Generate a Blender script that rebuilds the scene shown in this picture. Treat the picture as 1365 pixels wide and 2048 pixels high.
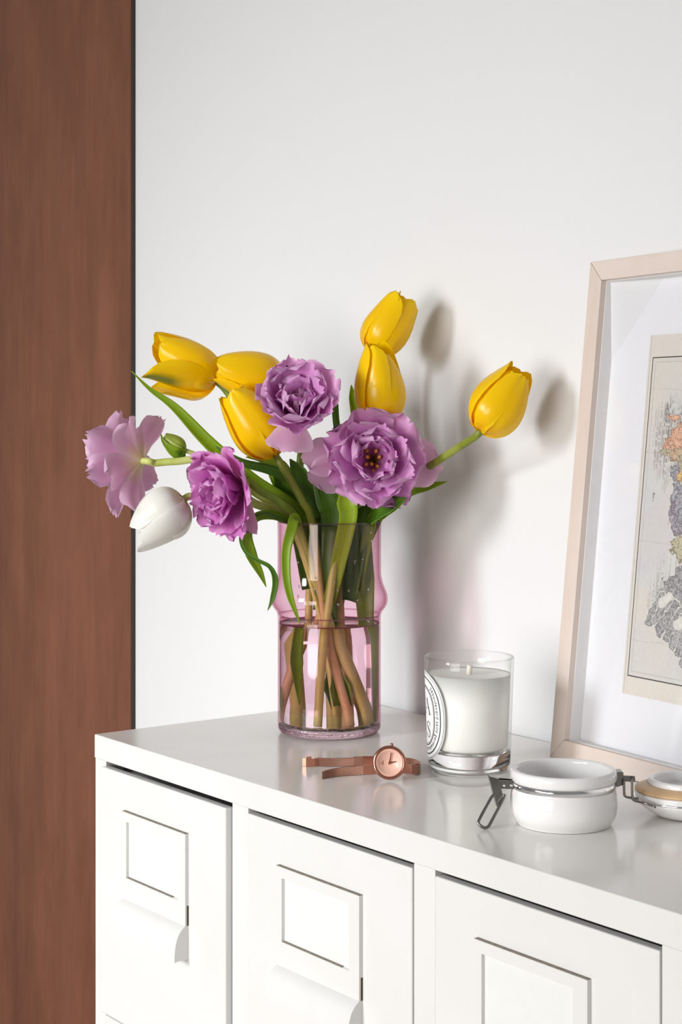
import bpy, bmesh, math, random
import numpy as np
from mathutils import Vector, Matrix, noise

for o in list(bpy.data.objects): bpy.data.objects.remove(o, do_unlink=True)
SC = bpy.context.scene; COL = SC.collection
Z0 = 0.80                      # height of the cabinet top above the floor
F, CX, YH, EYE = 3400.0, 682.5, 830.0, 0.315   # focal length (px), principal point, eye above the cabinet top
CORNER = Vector((-0.243, 1.679, 0.0))          # front left corner of the cabinet top
UX = Vector((0.603, -0.798, 0)).normalized()   # along the cabinet front
VX = Vector((-UX.y, UX.x, 0))                  # from the front towards the wall
def at(px, py, d): return Vector(((px-CX)*d/F, d, EYE+(YH-py)*d/F))
def UV(u, v, z=0.0): return CORNER + UX*u + VX*v + Vector((0, 0, z))
def lin(r, g, b):
    f = lambda c: c/12.92 if c <= .04045 else ((c+.055)/1.055)**2.4
    return (f(r/255), f(g/255), f(b/255), 1)

# ------------------------------------------------------------------ camera, world, lights, exposure
cam = bpy.data.cameras.new('camera'); co = bpy.data.objects.new('camera', cam); COL.objects.link(co)
co.location = (0, 0, EYE+Z0); co.rotation_euler = (math.pi/2, 0, 0)
cam.sensor_fit = 'VERTICAL'; cam.sensor_height = 36; cam.sensor_width = 24; cam.lens = F/2048*36
cam.shift_y = -(1024-YH)/2048; cam.clip_start = .05
SC.camera = co
w = bpy.data.worlds.new('daylight'); SC.world = w; w.use_nodes = True
w.node_tree.nodes['Background'].inputs[0].default_value = (.85, .93, 1, 1)
w.node_tree.nodes['Background'].inputs[1].default_value = 1.0
SC.view_settings.view_transform = 'Standard'; SC.view_settings.look = 'None'
SC.view_settings.gamma = 1; SC.view_settings.use_curve_mapping = False
SC.view_settings.exposure = 0.14
SC.cycles.max_bounces = 14; SC.cycles.diffuse_bounces = 6; SC.cycles.transmission_bounces = 14
SC.cycles.transparent_max_bounces = 40
def area(name, loc, target, sx, sy, power, color, spread=math.pi):
    l = bpy.data.lights.new(name, 'AREA'); l.shape = 'RECTANGLE'; l.size = sx; l.size_y = sy
    l.energy = power; l.color = color; l.spread = spread
    o = bpy.data.objects.new(name, l); COL.objects.link(o); o.location = loc
    o.rotation_euler = (Vector(target)-Vector(loc)).to_track_quat('-Z', 'Y').to_euler()
    return o
WIN_U, WIN_V, WIN_Z = -0.10, -3.10, 0.86       # the window behind the photographer (opposite wall)
area('window_daylight', UV(WIN_U, WIN_V, WIN_Z+Z0), UV(-.06, .33, Z0-.30), .55, .95, 6.3, (.95, .985, 1), math.radians(54))
FILL_U, FILL_Z = 1.05, .15                       # added fill window, unseen, put in to lighten the shadows
area('added_fill_light', UV(FILL_U, WIN_V, FILL_Z+Z0), UV(.0, .33, Z0-.3), 1.5, 1.25, 17.5, (1, .945, .88), math.radians(100))
ROOM_U0, ROOM_U1, ROOM_V1 = -1.9, 2.9, .335
# ------------------------------------------------------------------ helpers
def mesh(name, V, Fc, mat=None, smooth=True, uvs=None):
    me = bpy.data.meshes.new(name); me.from_pydata([tuple(v) for v in V], [], [tuple(f) for f in Fc])
    if mat: me.materials.append(mat)
    if smooth: me.polygons.foreach_set('use_smooth', [True]*len(me.polygons))
    if uvs is not None:
        l = me.uv_layers.new(name='UVMap'); idx = np.empty(len(me.loops), dtype=np.int32)
        me.loops.foreach_get('vertex_index', idx)
        l.data.foreach_set('uv', np.array(uvs, dtype=np.float32)[idx].ravel())
    me.update(); return me
def fixn(me):
    bm = bmesh.new(); bm.from_mesh(me); bmesh.ops.recalc_face_normals(bm, faces=bm.faces); bm.to_mesh(me); bm.free(); return me
def thing(name, label, cat, base, group=None):
    o = bpy.data.objects.new(name, None); COL.objects.link(o); o.empty_display_size = .02
    o.location = Vector(base)+Vector((0, 0, Z0)); o['label'] = label; o['category'] = cat
    if group: o['group'] = group
    return o
def root_of(o):
    while o.parent: o = o.parent
    return o
def link(name, me, parent=None, M=None):
    o = bpy.data.objects.new(name, me); COL.objects.link(o)
    if parent is not None: o.parent = parent
    if M is not None: o.matrix_basis = M
    return o
def part(name, V, Fc, mat, parent, smooth=True, uvs=None, bevel=0, fix=False, seg=2):
    """V in table coordinates; every part's origin coincides with its thing's base"""
    b = Vector(root_of(parent).location)-Vector((0, 0, Z0))
    me = mesh(name, [Vector(v)-b for v in V], Fc, mat, smooth, uvs)
    if fix: fixn(me)
    o = link(name, me, parent)
    if bevel:
        m = o.modifiers.new('bevel', 'BEVEL'); m.width = bevel; m.segments = seg; m.limit_method = 'ANGLE'
        m.harden_normals = True; me.polygons.foreach_set('use_smooth', [True]*len(me.polygons))
    return o
def box_uv(u0, u1, v0, v1, z0, z1):
    V = [UV(u, v, z) for z in (z0, z1) for (u, v) in ((u0, v0), (u1, v0), (u1, v1), (u0, v1))]
    return V, [(3, 2, 1, 0), (4, 5, 6, 7), (0, 1, 5, 4), (1, 2, 6, 5), (2, 3, 7, 6), (3, 0, 4, 7)]
def boxm(M, s):
    x, y, z = s[0]/2, s[1]/2, s[2]/2
    V = [M @ Vector((a, b, c)) for c in (-z, z) for (a, b) in ((-x, -y), (x, -y), (x, y), (-x, y))]
    return V, [(3, 2, 1, 0), (4, 5, 6, 7), (0, 1, 5, 4), (1, 2, 6, 5), (2, 3, 7, 6), (3, 0, 4, 7)]
def join(*ms):
    V = []; Fc = []
    for v, f in ms:
        n = len(V); V += list(v); Fc += [tuple(i+n for i in q) for q in f]
    return V, Fc
def lathe(prof, c=(0, 0, 0), n=64, M=None):
    V = []; Fc = []; ring = []
    for r, z in prof:
        if r < 1e-6: ring.append([len(V)]); V.append(Vector((0, 0, z)))
        else:
            ring.append(list(range(len(V), len(V)+n)))
            V += [Vector((r*math.cos(2*math.pi*k/n), r*math.sin(2*math.pi*k/n), z)) for k in range(n)]
    for a, b in zip(ring, ring[1:]):
        if len(a) == 1 and len(b) == 1: continue
        for k in range(n):
            k2 = (k+1) % n
            if len(a) == 1: Fc.append((a[0], b[k2], b[k]))
            elif len(b) == 1: Fc.append((a[k], a[k2], b[0]))
            else: Fc.append((a[k], a[k2], b[k2], b[k]))
    c = Vector(c)
    return [(M @ v if M else v)+c for v in V], Fc
def spline(P, n=8):
    P = [Vector(p) for p in P]; Q = [P[0]*2-P[1]]+P+[P[-1]*2-P[-2]]; out = []
    for i in range(1, len(Q)-2):
        a, b, c, d = Q[i-1:i+3]
        for k in range(n):
            t = k/n
            out.append(.5*((2*b)+(c-a)*t+(2*a-5*b+4*c-d)*t*t+(3*b-a-3*c+d)*t**3))
    out.append(P[-1]); return out
def tube(P, r, n=10, cap=True):
    """r: number or list (interpolated along the length)"""
    N = len(P); V = []; Fc = []; nrm = None
    for i, p in enumerate(P):
        T = (P[min(i+1, N-1)]-P[max(i-1, 0)]).normalized()
        if nrm is None: nrm = T.orthogonal().normalized()
        nrm = (nrm-T*nrm.dot(T)).normalized(); b = T.cross(nrm)
        if isinstance(r, (list, tuple)):
            x = i/(N-1)*(len(r)-1); k = min(int(x), len(r)-2); rr = r[k]+(r[k+1]-r[k])*(x-k)
        else: rr = r
        V += [p+nrm*rr*math.cos(2*math.pi*k/n)+b*rr*math.sin(2*math.pi*k/n) for k in range(n)]
    for i in range(N-1):
        for k in range(n):
            k2 = (k+1) % n; Fc.append((i*n+k, i*n+k2, i*n+n+k2, i*n+n+k))
    if cap: Fc.append(tuple(range(n-1, -1, -1))); Fc.append(tuple((N-1)*n+k for k in range(n)))
    return V, Fc
def interp(tab, t):
    for (a, x), (b, y) in zip(tab, tab[1:]):
        if t <= b: return x+(y-x)*(t-a)/(b-a)
    return tab[-1][1]

# ------------------------------------------------------------------ materials
class NT:
    def __init__(s, name):
        s.m = bpy.data.materials.new(name); s.m.use_nodes = True; s.t = s.m.node_tree; s.n = s.t.nodes
        s.p = s.n['Principled BSDF']; s.out = s.n['Material Output']
    def add(s, typ, **kw):
        x = s.n.new(typ)
        for k, v in kw.items():
            if k.startswith('i_'): x.inputs[int(k[2:]) if k[2:].isdigit() else k[2:].replace('_', ' ')].default_value = v
            else: setattr(x, k, v)
        return x
    def link(s, a, b): s.t.links.new(a, b)
    def ramp(s, fac, stops):
        r = s.add('ShaderNodeValToRGB'); e = r.color_ramp.elements
        while len(e) < len(stops): e.new(.5)
        for x, (p, c) in zip(e, stops): x.position = p; x.color = c
        s.link(fac, r.inputs[0]); return r.outputs[0]
    def noise(s, scale, detail=4, vec=None, rough=.5):
        x = s.add('ShaderNodeTexNoise'); x.inputs['Scale'].default_value = scale; x.inputs['Detail'].default_value = detail
        x.inputs['Roughness'].default_value = rough
        if vec is not None: s.link(vec, x.inputs['Vector'])
        return x.outputs['Fac']
    def coord(s, which='Object', scale=(1, 1, 1), rot=(0, 0, 0)):
        c = s.add('ShaderNodeTexCoord'); m = s.add('ShaderNodeMapping'); m.inputs['Scale'].default_value = scale
        m.inputs['Rotation'].default_value = rot
        s.link(c.outputs[which], m.inputs[0]); return m.outputs[0]
    def mix(s, fac, a, b, typ='MIX'):
        x = s.add('ShaderNodeMix', data_type='RGBA', blend_type=typ)
        for v, i in ((fac, 0), (a, 6), (b, 7)):
            if hasattr(v, 'links') or hasattr(v, 'is_output'): s.link(v, x.inputs[i])
            else: x.inputs[i].default_value = v
        return x.outputs[2]
    def math(s, op, a, b=0):
        x = s.add('ShaderNodeMath', operation=op)
        for v, i in ((a, 0), (b, 1)):
            if hasattr(v, 'is_output'): s.link(v, x.inputs[i])
            else: x.inputs[i].default_value = v
        return x.outputs[0]
    def bump(s, h, strength=.2, dist=.001):
        b = s.add('ShaderNodeBump'); b.inputs['Strength'].default_value = strength; b.inputs['Distance'].default_value = dist
        s.link(h, b.inputs['Height']); s.link(b.outputs[0], s.p.inputs['Normal'])
    def set(s, **kw):
        for k, v in kw.items():
            i = s.p.inputs[k.replace('_', ' ')]
            if hasattr(v, 'is_output'): s.link(v, i)
            else: i.default_value = v
        return s
    def translucent(s, col, fac):
        tr = s.add('ShaderNodeBsdfTranslucent'); mx = s.add('ShaderNodeMixShader'); mx.inputs[0].default_value = fac
        if hasattr(col, 'is_output'): s.link(col, tr.inputs[0])
        else: tr.inputs[0].default_value = col
        s.link(s.p.outputs[0], mx.inputs[1]); s.link(tr.outputs[0], mx.inputs[2]); s.link(mx.outputs[0], s.out.inputs[0])
def simple(name, col, rough=.5, metal=0, spec=.5, nscale=0, namt=.06, bump=0):
    m = NT(name)
    if nscale:
        f = m.noise(nscale, 5, m.coord()); d = tuple(c*(1-namt) for c in col[:3])+(1,)
        m.set(Base_Color=m.ramp(f, [(.3, d), (.7, col)]))
        if bump: m.bump(f, bump, .0005)
    else: m.set(Base_Color=col)
    m.set(Roughness=rough, Metallic=metal, Specular_IOR_Level=spec); return m.m
def wood(name, dark, mid, light, gscale, rough, spec=.4, axis_scale=(1, 1, .06), rot=(0, 0, 0)):
    m = NT(name); v = m.coord('Object', axis_scale, rot)
    a = m.noise(gscale*.16, 4, v, .55); b = m.noise(gscale, 8, v, .65); c = m.noise(gscale*6, 3, v); d = m.noise(gscale*.9, 6, m.coord('Object', (1, 1, .45)), .65)
    s = m.math('ADD', m.math('ADD', m.math('MULTIPLY', a, .38), m.math('MULTIPLY', d, .26)), m.math('ADD', m.math('MULTIPLY', b, .26), m.math('MULTIPLY', c, .10)))
    m.set(Base_Color=m.ramp(s, [(.36, dark), (.5, mid), (.64, light)]), Roughness=rough, Specular_IOR_Level=spec)
    m.bump(b, .06, .0004); return m.m
M_wall = simple('wall_paint', lin(229, 229, 230), .75, spec=.25, nscale=3, namt=.015)
M_room = simple('room_paint', lin(234, 236, 238), .8, spec=.2, nscale=2, namt=.03)
M_floor = wood('floor_boards', lin(176, 170, 164), lin(190, 185, 180), lin(202, 198, 194), 9, .45, axis_scale=(1, .08, 1))
M_door = wood('brown_veneer', lin(94, 57, 42), lin(120, 76, 56), lin(141, 91, 69), 16, .5, .25, axis_scale=(1, 1, .10))
M_edge = simple('dark_edge', lin(52, 44, 38), .6, nscale=60)
def cab():
    m = NT('white_lacquer'); f = m.noise(9, 4, m.coord()); g = m.noise(320, 2, m.coord())
    m.set(Base_Color=m.ramp(f, [(.3, lin(222, 221, 219)), (.7, lin(226, 225, 224))]), Roughness=.24, Specular_IOR_Level=.5)
    m.bump(g, .03, .0002); return m.m
M_cab = cab()
def topm():
    m = NT('white_lacquer_lit_top'); f = m.noise(14, 5, m.coord()); g = m.noise(150, 2, m.coord())
    m.set(Base_Color=m.ramp(f, [(.3, lin(237, 234, 230)), (.7, lin(241, 238, 234))]), Specular_IOR_Level=.55)
    r = m.add('ShaderNodeMapRange'); r.inputs[3].default_value = .12; r.inputs[4].default_value = .2
    m.link(f, r.inputs[0]); m.link(r.outputs[0], m.p.inputs['Roughness'])
    m.bump(g, .02, .0002); return m.m
M_top = topm()  # same lacquer as the cabinet, extra brightness of the top put into its colour
M_dark = simple('dark_plinth_metal', lin(70, 66, 62), .6, nscale=30)  # dark grey metal of the recessed plinth
M_card = simple('label_card', lin(225, 225, 223), .8, nscale=90, namt=.02)
M_seam = simple('warm_grey_seam', lin(150, 142, 132), .8, nscale=200, namt=.3)  # thin warm-grey strips along holder top and window bottom
M_wear = simple('chipped_edge', lin(96, 74, 52), .8, nscale=400, namt=.5)

def thin_glass(name, face, edge, gloss=.5, base=.035):
    m = NT(name); m.n.remove(m.p)
    lw = m.add('ShaderNodeLayerWeight'); lw.inputs[0].default_value = .5
    fc = lw.outputs['Facing']
    col = m.ramp(m.math('POWER', fc, 3.0), [(0, face), (1, edge)])
    tr = m.add('ShaderNodeBsdfTransparent'); m.link(col, tr.inputs[0])
    gl = m.add('ShaderNodeBsdfGlossy'); gl.inputs['Roughness'].default_value = .015
    fac = m.math('ADD', m.math('MULTIPLY', m.math('POWER', fc, 4.5), gloss), base)
    mx = m.add('ShaderNodeMixShader'); m.link(fac, mx.inputs[0]); m.link(tr.outputs[0], mx.inputs[1]); m.link(gl.outputs[0], mx.inputs[2])
    m.link(mx.outputs[0], m.out.inputs[0]); return m.m
M_vase = thin_glass('pink_glass', (.968, .872, .915, 1), (.80, .48, .60, 1), .35, .022)
M_pane = thin_glass('frame_glass', (.985, .985, .99, 1), (.95, .96, .97, 1), .5, .03)
def refr(name, col, ior, rough=0.0, bump=0, scale=40):
    m = NT(name); m.set(Base_Color=col, Transmission_Weight=1.0, IOR=ior, Roughness=rough, Specular_IOR_Level=.5)
    if bump: m.bump(m.noise(scale, 3, m.coord()), bump, .002)
    return m.m
M_water = refr('water', (.99, .985, .985, 1), 1.33)
M_vbase = refr('pink_glass_base', (.95, .90, .92, 1), 1.46, .01, .6, 110)
M_rim = thin_glass('rim_glass', (.80, .74, .74, 1), (.45, .38, .40, 1), .7, .08)
M_line = thin_glass('water_line_reflection', (.74, .40, .56, 1), (.62, .25, .42, 1), .5, .06)  # magenta tint puts the pink glass's reflection into the ring's colour
M_cglass = refr('clear_glass', (.985, .99, .985, 1), 1.46)
M_cwall = thin_glass('clear_glass_wall', (.996, .997, .995, 1), (.90, .92, .90, 1), .5, .025)
def wax():
    m = NT('white_wax'); f = m.noise(30, 3, m.coord())
    m.set(Base_Color=m.ramp(f, [(.3, lin(248, 247, 241)), (.7, lin(251, 250, 246))]), Roughness=.45,
          Subsurface_Weight=.35, Subsurface_Scale=.006); m.p.inputs['Subsurface Radius'].default_value = (1, .9, .75); return m.m
M_wax = wax()
M_wick = simple('cotton_wick', lin(240, 234, 222), .9, nscale=500)
M_paper = simple('label_paper', lin(238, 238, 238), .6, nscale=200, namt=.02)
M_ink = simple('black_ink', lin(24, 24, 26), .6)
M_porc = simple('white_glaze', lin(236, 235, 235), .08, spec=.6, nscale=40, namt=.015)
M_chrome = simple('chrome', (.86, .86, .87, 1), .09, 1, nscale=60, namt=.06)
M_steel = simple('dark_steel', lin(150, 146, 142), .28, 1, nscale=120, namt=.25)
M_gasket = simple('tan_rubber', lin(222, 186, 142), .4, nscale=55, namt=.22)
M_rose = simple('rose_gold', lin(226, 158, 132), .2, 1, nscale=200, namt=.06)
M_rosed = simple('rose_gold_case', lin(186, 130, 112), .22, 1, nscale=200, namt=.08)
M_dial = simple('rose_dial', lin(240, 190, 172), .35, 0, nscale=300, namt=.03)
M_hand = simple('copper_hand', lin(178, 104, 70), .25, 1)
def weave():
    m = NT('rose_gold_weave'); c = m.add('ShaderNodeTexCoord'); mp = m.add('ShaderNodeMapping'); mp.inputs['Scale'].default_value = (1, 1, 1)
    m.link(c.outputs['UV'], mp.inputs[0])
    a = m.add('ShaderNodeTexWave', wave_type='BANDS', bands_direction='X'); a.inputs['Scale'].default_value = 16; m.link(mp.outputs[0], a.inputs[0])
    b = m.add('ShaderNodeTexWave', wave_type='BANDS', bands_direction='Y'); b.inputs['Scale'].default_value = 2.6; m.link(mp.outputs[0], b.inputs[0])
    h = m.math('MULTIPLY', a.outputs['Fac'], b.outputs['Fac'])
    m.set(Base_Color=m.ramp(h, [(.05, lin(110, 72, 58)), (.5, lin(232, 180, 158))]), Metallic=.9, Roughness=.32); m.bump(h, .6, .0005); return m.m
M_weave = weave()
M_maple = wood('pale_maple', lin(212, 195, 184), lin(221, 206, 197), lin(227, 214, 206), 30, .5, .3, axis_scale=(1, 1, .09))
M_mapleh = wood('pale_maple_cross', lin(212, 195, 184), lin(221, 206, 197), lin(227, 214, 206), 30, .5, .3, axis_scale=(.09, .09, 1))
M_spacer = simple('white_spacer', lin(236, 235, 234), .7, nscale=40, namt=.02)
M_mat = simple('white_mat_board', lin(236, 236, 239), .85, nscale=200, namt=.012)
M_back = simple('backing_board', lin(150, 120, 90), .9, nscale=80)

def petalmat(name, base, body, rim, edge, tcol, tfac, rough, streak=.25, spec=.4, flush=None, blen=.26):
    """u = across (0..1), v = base to tip"""
    m = NT(name); c = m.add('ShaderNodeTexCoord'); sp = m.add('ShaderNodeSeparateXYZ'); m.link(c.outputs['UV'], sp.inputs[0])
    along = m.ramp(sp.outputs[1], [(.0, base), (blen, body), (.72, body), (1, rim)])
    e = m.math('POWER', m.math('MULTIPLY', m.math('ABSOLUTE', m.math('SUBTRACT', sp.outputs[0], .5)), 2), 3)
    colr = m.mix(m.math('MULTIPLY', e, .75), along, edge)
    mp = m.add('ShaderNodeMapping'); mp.inputs['Scale'].default_value = (26, 2.2, 1); m.link(c.outputs['UV'], mp.inputs[0])
    n = m.noise(1.6, 4, mp.outputs[0], .6)
    colr = m.mix(m.math('MULTIPLY', n, streak), colr, tuple(x*.62 for x in body[:3])+(1,))
    if flush:
        ge = m.add('ShaderNodeNewGeometry'); d = m.math('ABSOLUTE', m.math('SUBTRACT', sp.outputs[0], .5)); k = m.ramp(d, [(.05, (1, 1, 1, 1)), (.22, (0, 0, 0, 1))])
        up = m.ramp(sp.outputs[1], [(.4, (0, 0, 0, 1)), (.6, (1, 1, 1, 1))]); colr = m.mix(m.math('MULTIPLY', m.math('MULTIPLY', k, up), m.math('SUBTRACT', 1, ge.outputs['Backfacing'])), colr, flush)
    m.set(Base_Color=colr, Roughness=rough, Specular_IOR_Level=spec); m.bump(n, .12, .0006)
    m.translucent(m.mix(.5, colr, tcol), tfac); return m.m
M_yel = petalmat('yellow_petal', lin(255, 190, 6), lin(255, 214, 2), lin(255, 218, 6), lin(255, 222, 16), lin(255, 206, 4), .28, .24, .05, .4)
M_yelg = petalmat('yellow_petal_green_flush', lin(230, 190, 20), lin(255, 214, 2), lin(255, 218, 6), lin(255, 222, 16), lin(255, 206, 4), .28, .24, .05, .4, flush=lin(96, 132, 20))
M_whi = petalmat('white_petal', lin(206, 198, 70), lin(247, 246, 240), lin(250, 250, 247), lin(250, 250, 248), lin(248, 247, 238), .32, .3, .04)
M_lil = petalmat('lilac_petal', lin(240, 196, 140), lin(222, 140, 212), lin(236, 180, 228), lin(240, 208, 236), lin(222, 140, 206), .34, .40, .22)
M_mag = petalmat('magenta_petal', lin(232, 190, 200), lin(218, 112, 204), lin(232, 160, 222), lin(240, 194, 234), lin(226, 112, 204), .34, .40, .22)
M_pale = petalmat('pale_lilac_petal', lin(232, 228, 150), lin(226, 172, 210), lin(236, 196, 226), lin(242, 216, 238), lin(234, 172, 206), .36, .40, .18, blen=.46)
def green(name, c0, c1, c2, tf=.3, rough=.38, streak=True, low0=(206, 196, 80), low1=(236, 222, 144)):
    m = NT(name)
    if streak:
        c = m.add('ShaderNodeTexCoord'); mp = m.add('ShaderNodeMapping'); mp.inputs['Scale'].default_value = (18, 1.2, 1); m.link(c.outputs['UV'], mp.inputs[0])
        n = m.noise(1.5, 4, mp.outputs[0])
    else: n = m.noise(60, 4, m.coord('Object', (1, 1, .3)))
    col = m.ramp(n, [(.3, c0), (.5, c1), (.7, c2)])
    if not streak:   # stems grow paler and browner towards the cut end
        c = m.add('ShaderNodeTexCoord'); sp = m.add('ShaderNodeSeparateXYZ'); m.link(c.outputs['Object'], sp.inputs[0])
        low = m.ramp(m.math('MULTIPLY', sp.outputs[2], 4.0), [(.30, (1, 1, 1, 1)), (.82, (0, 0, 0, 1))])
        col = m.mix(low, col, m.ramp(n, [(.3, lin(*low0)), (.7, lin(*low1))]))
    m.set(Base_Color=col, Roughness=rough, Specular_IOR_Level=.45); m.bump(n, .1, .0005)
    m.translucent(m.mix(.6, col, lin(170, 200, 20)), tf); return m.m
M_leaf = green('tulip_leaf', lin(116, 150, 22), lin(140, 172, 28), lin(160, 190, 42))
M_leafd = green('tulip_leaf_dark', lin(60, 100, 26), lin(82, 124, 34), lin(104, 144, 44), .22)
M_leafl = green('tulip_leaf_bright', lin(144, 180, 34), lin(170, 202, 46), lin(188, 214, 66), .36)
M_bud = green('green_bud', lin(150, 178, 50), lin(180, 202, 84), lin(200, 214, 116), .3)
M_stem = green('tulip_stem', lin(112, 138, 36), lin(130, 156, 48), lin(150, 172, 66), .12, .4, False)
M_stem2 = green('tulip_stem_warm', lin(120, 132, 40), lin(136, 148, 50), lin(154, 164, 70), .12, .4, False, (224, 176, 108), (242, 206, 150))
M_stemp = green('tulip_stem_pale', lin(186, 200, 92), lin(206, 216, 122), lin(220, 226, 150), .15, .4, False)
M_anth = simple('orange_anther', lin(246, 176, 84), .8, nscale=300, namt=.3)

# ------------------------------------------------------------------ the room
def struct(name, V, Fc, mat, label=None, cat=None, parent=None, **kw):
    me = mesh(name, [Vector(v)+(Vector((0, 0, Z0)) if parent is None else Vector((0, 0, 0))) for v in V], Fc, mat, False)
    o = link(name, me, parent)
    if parent is None:
        o['kind'] = 'structure'
        if label: o['label'] = label; o['category'] = cat
    return o
R0, R1, RV0, RV1, ZC = ROOM_U0, ROOM_U1, -3.2, ROOM_V1, 1.8
struct('wall_back', *box_uv(R0, R1, RV1, RV1+.1, -Z0, ZC), M_wall, 'plain white painted wall behind the cabinet', 'wall')
struct('wall_left', *box_uv(R0-.1, R0, RV0-.1, RV1+.1, -Z0, ZC), M_room, 'white side wall left of the brown door, out of view', 'wall')
struct('wall_right', *box_uv(R1, R1+.1, RV0-.1, RV1+.1, -Z0, ZC), M_room, 'white side wall on the right, out of view', 'wall')
struct('floor', *box_uv(R0-.1, R1+.1, RV0-.1, RV1+.1, -Z0-.1, -Z0), M_floor, 'wooden floor under the cabinet, out of view', 'floor')
struct('ceiling', *box_uv(R0-.1, R1+.1, RV0-.1, RV1+.1, ZC, ZC+.1), M_room, 'white ceiling of the room, out of view', 'ceiling')
wu0, wu1, wz0, wz1 = WIN_U-.32, WIN_U+.32, WIN_Z-.52, WIN_Z+.52
xu0, xu1, xz0, xz1 = FILL_U-.79, FILL_U+.79, FILL_Z-.66, FILL_Z+.66
struct('wall_front', *join(box_uv(R0, wu0, RV0-.1, RV0, -Z0, ZC), box_uv(wu1, xu0, RV0-.1, RV0, -Z0, ZC), box_uv(xu1, R1, RV0-.1, RV0, -Z0, ZC),
       box_uv(wu0, wu1, RV0-.1, RV0, -Z0, wz0), box_uv(wu0, wu1, RV0-.1, RV0, wz1, ZC),
       box_uv(xu0, xu1, RV0-.1, RV0, -Z0, xz0), box_uv(xu0, xu1, RV0-.1, RV0, xz1, ZC)), M_room, 'white wall with the window and an added fill opening, behind the viewer', 'wall')
struct('added_fill_window', *join(box_uv(xu0, xu0+.03, RV0-.08, RV0-.02, xz0, xz1), box_uv(xu1-.03, xu1, RV0-.08, RV0-.02, xz0, xz1),
       box_uv(xu0, xu1, RV0-.08, RV0-.02, xz0, xz0+.03), box_uv(xu0, xu1, RV0-.08, RV0-.02, xz1-.03, xz1)), M_room, 'added white frame around the fill light, unseen behind the viewer', 'window')
wf = struct('window_1', *join(box_uv(wu0, wu0+.03, RV0-.08, RV0-.02, wz0, wz1), box_uv(wu1-.03, wu1, RV0-.08, RV0-.02, wz0, wz1),
       box_uv(wu0, wu1, RV0-.08, RV0-.02, wz0, wz0+.03), box_uv(wu0, wu1, RV0-.08, RV0-.02, wz1-.03, wz1)), M_room, 'white window frame opposite the cabinet, behind the viewer', 'window')
# the tall brown veneered door beside the wall (its right edge seen against the white wall)
DU = -.497
dn = struct('door_1', *box_uv(DU-.86, DU-.004, RV1-.005, RV1, -Z0, 1.35), M_door, 'tall dark brown wood veneer door at left edge', 'door')
struct('edge_strip', [v+Vector((0, 0, Z0)) for v in box_uv(DU-.004, DU, RV1-.0046, RV1, -Z0, 1.35)[0]], box_uv(0, 1, 0, 1, 0, 1)[1], M_edge, parent=dn)

# ------------------------------------------------------------------ the cabinet
CABT = .0235; NCOL = 4; MOD = .2488; D0 = .0216; DW = .2240; ST = .0248; CD = .328; CU = D0+MOD*NCOL
cabn = thing('drawer_cabinet', 'white lacquered metal cabinet with rows of label-holder drawers', 'cabinet', UV(0, 0, -Z0))
tp = part('top', *box_uv(0, CU, -.001, CD, -CABT, 0), M_top, cabn, bevel=.0012)
tp.data.materials.append(M_cab)
for p_ in tp.data.polygons:
    if p_.index != 1: p_.material_index = 1  # only the upper face keeps the lightened lacquer
fb = [box_uv(0.0005, D0, 0, .02, -Z0+.03, -CABT)]
for c in range(NCOL): fb.append(box_uv(D0+MOD*c+DW, D0+MOD*(c+1), 0, .02, -Z0+.03, -CABT))
for c, bb in enumerate(fb): part('stile', *bb, M_cab, cabn, bevel=.0006)
for c in range(NCOL):
    for k in (1, 2, 3):
        z = -.0275-.2435*k
        part('rail', *box_uv(D0+MOD*c, D0+MOD*c+DW, .004, .02, max(z-.0015, -Z0+.03), z+.0045), M_cab, cabn)
part('side_panel', *box_uv(.0006, .012, .02, CD-.001, -Z0+.03, -CABT), M_cab, cabn)
part('side_panel', *box_uv(CU-.012, CU-.0006, .02, CD-.001, -Z0+.03, -CABT), M_cab, cabn)
part('back_panel', *box_uv(.012, CU-.012, CD-.012, CD-.002, -Z0+.03, -CABT), M_cab, cabn)
part('plinth', *box_uv(.02, CU-.02, .03, CD-.02, -Z0, -Z0+.03), M_dark, cabn)
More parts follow.
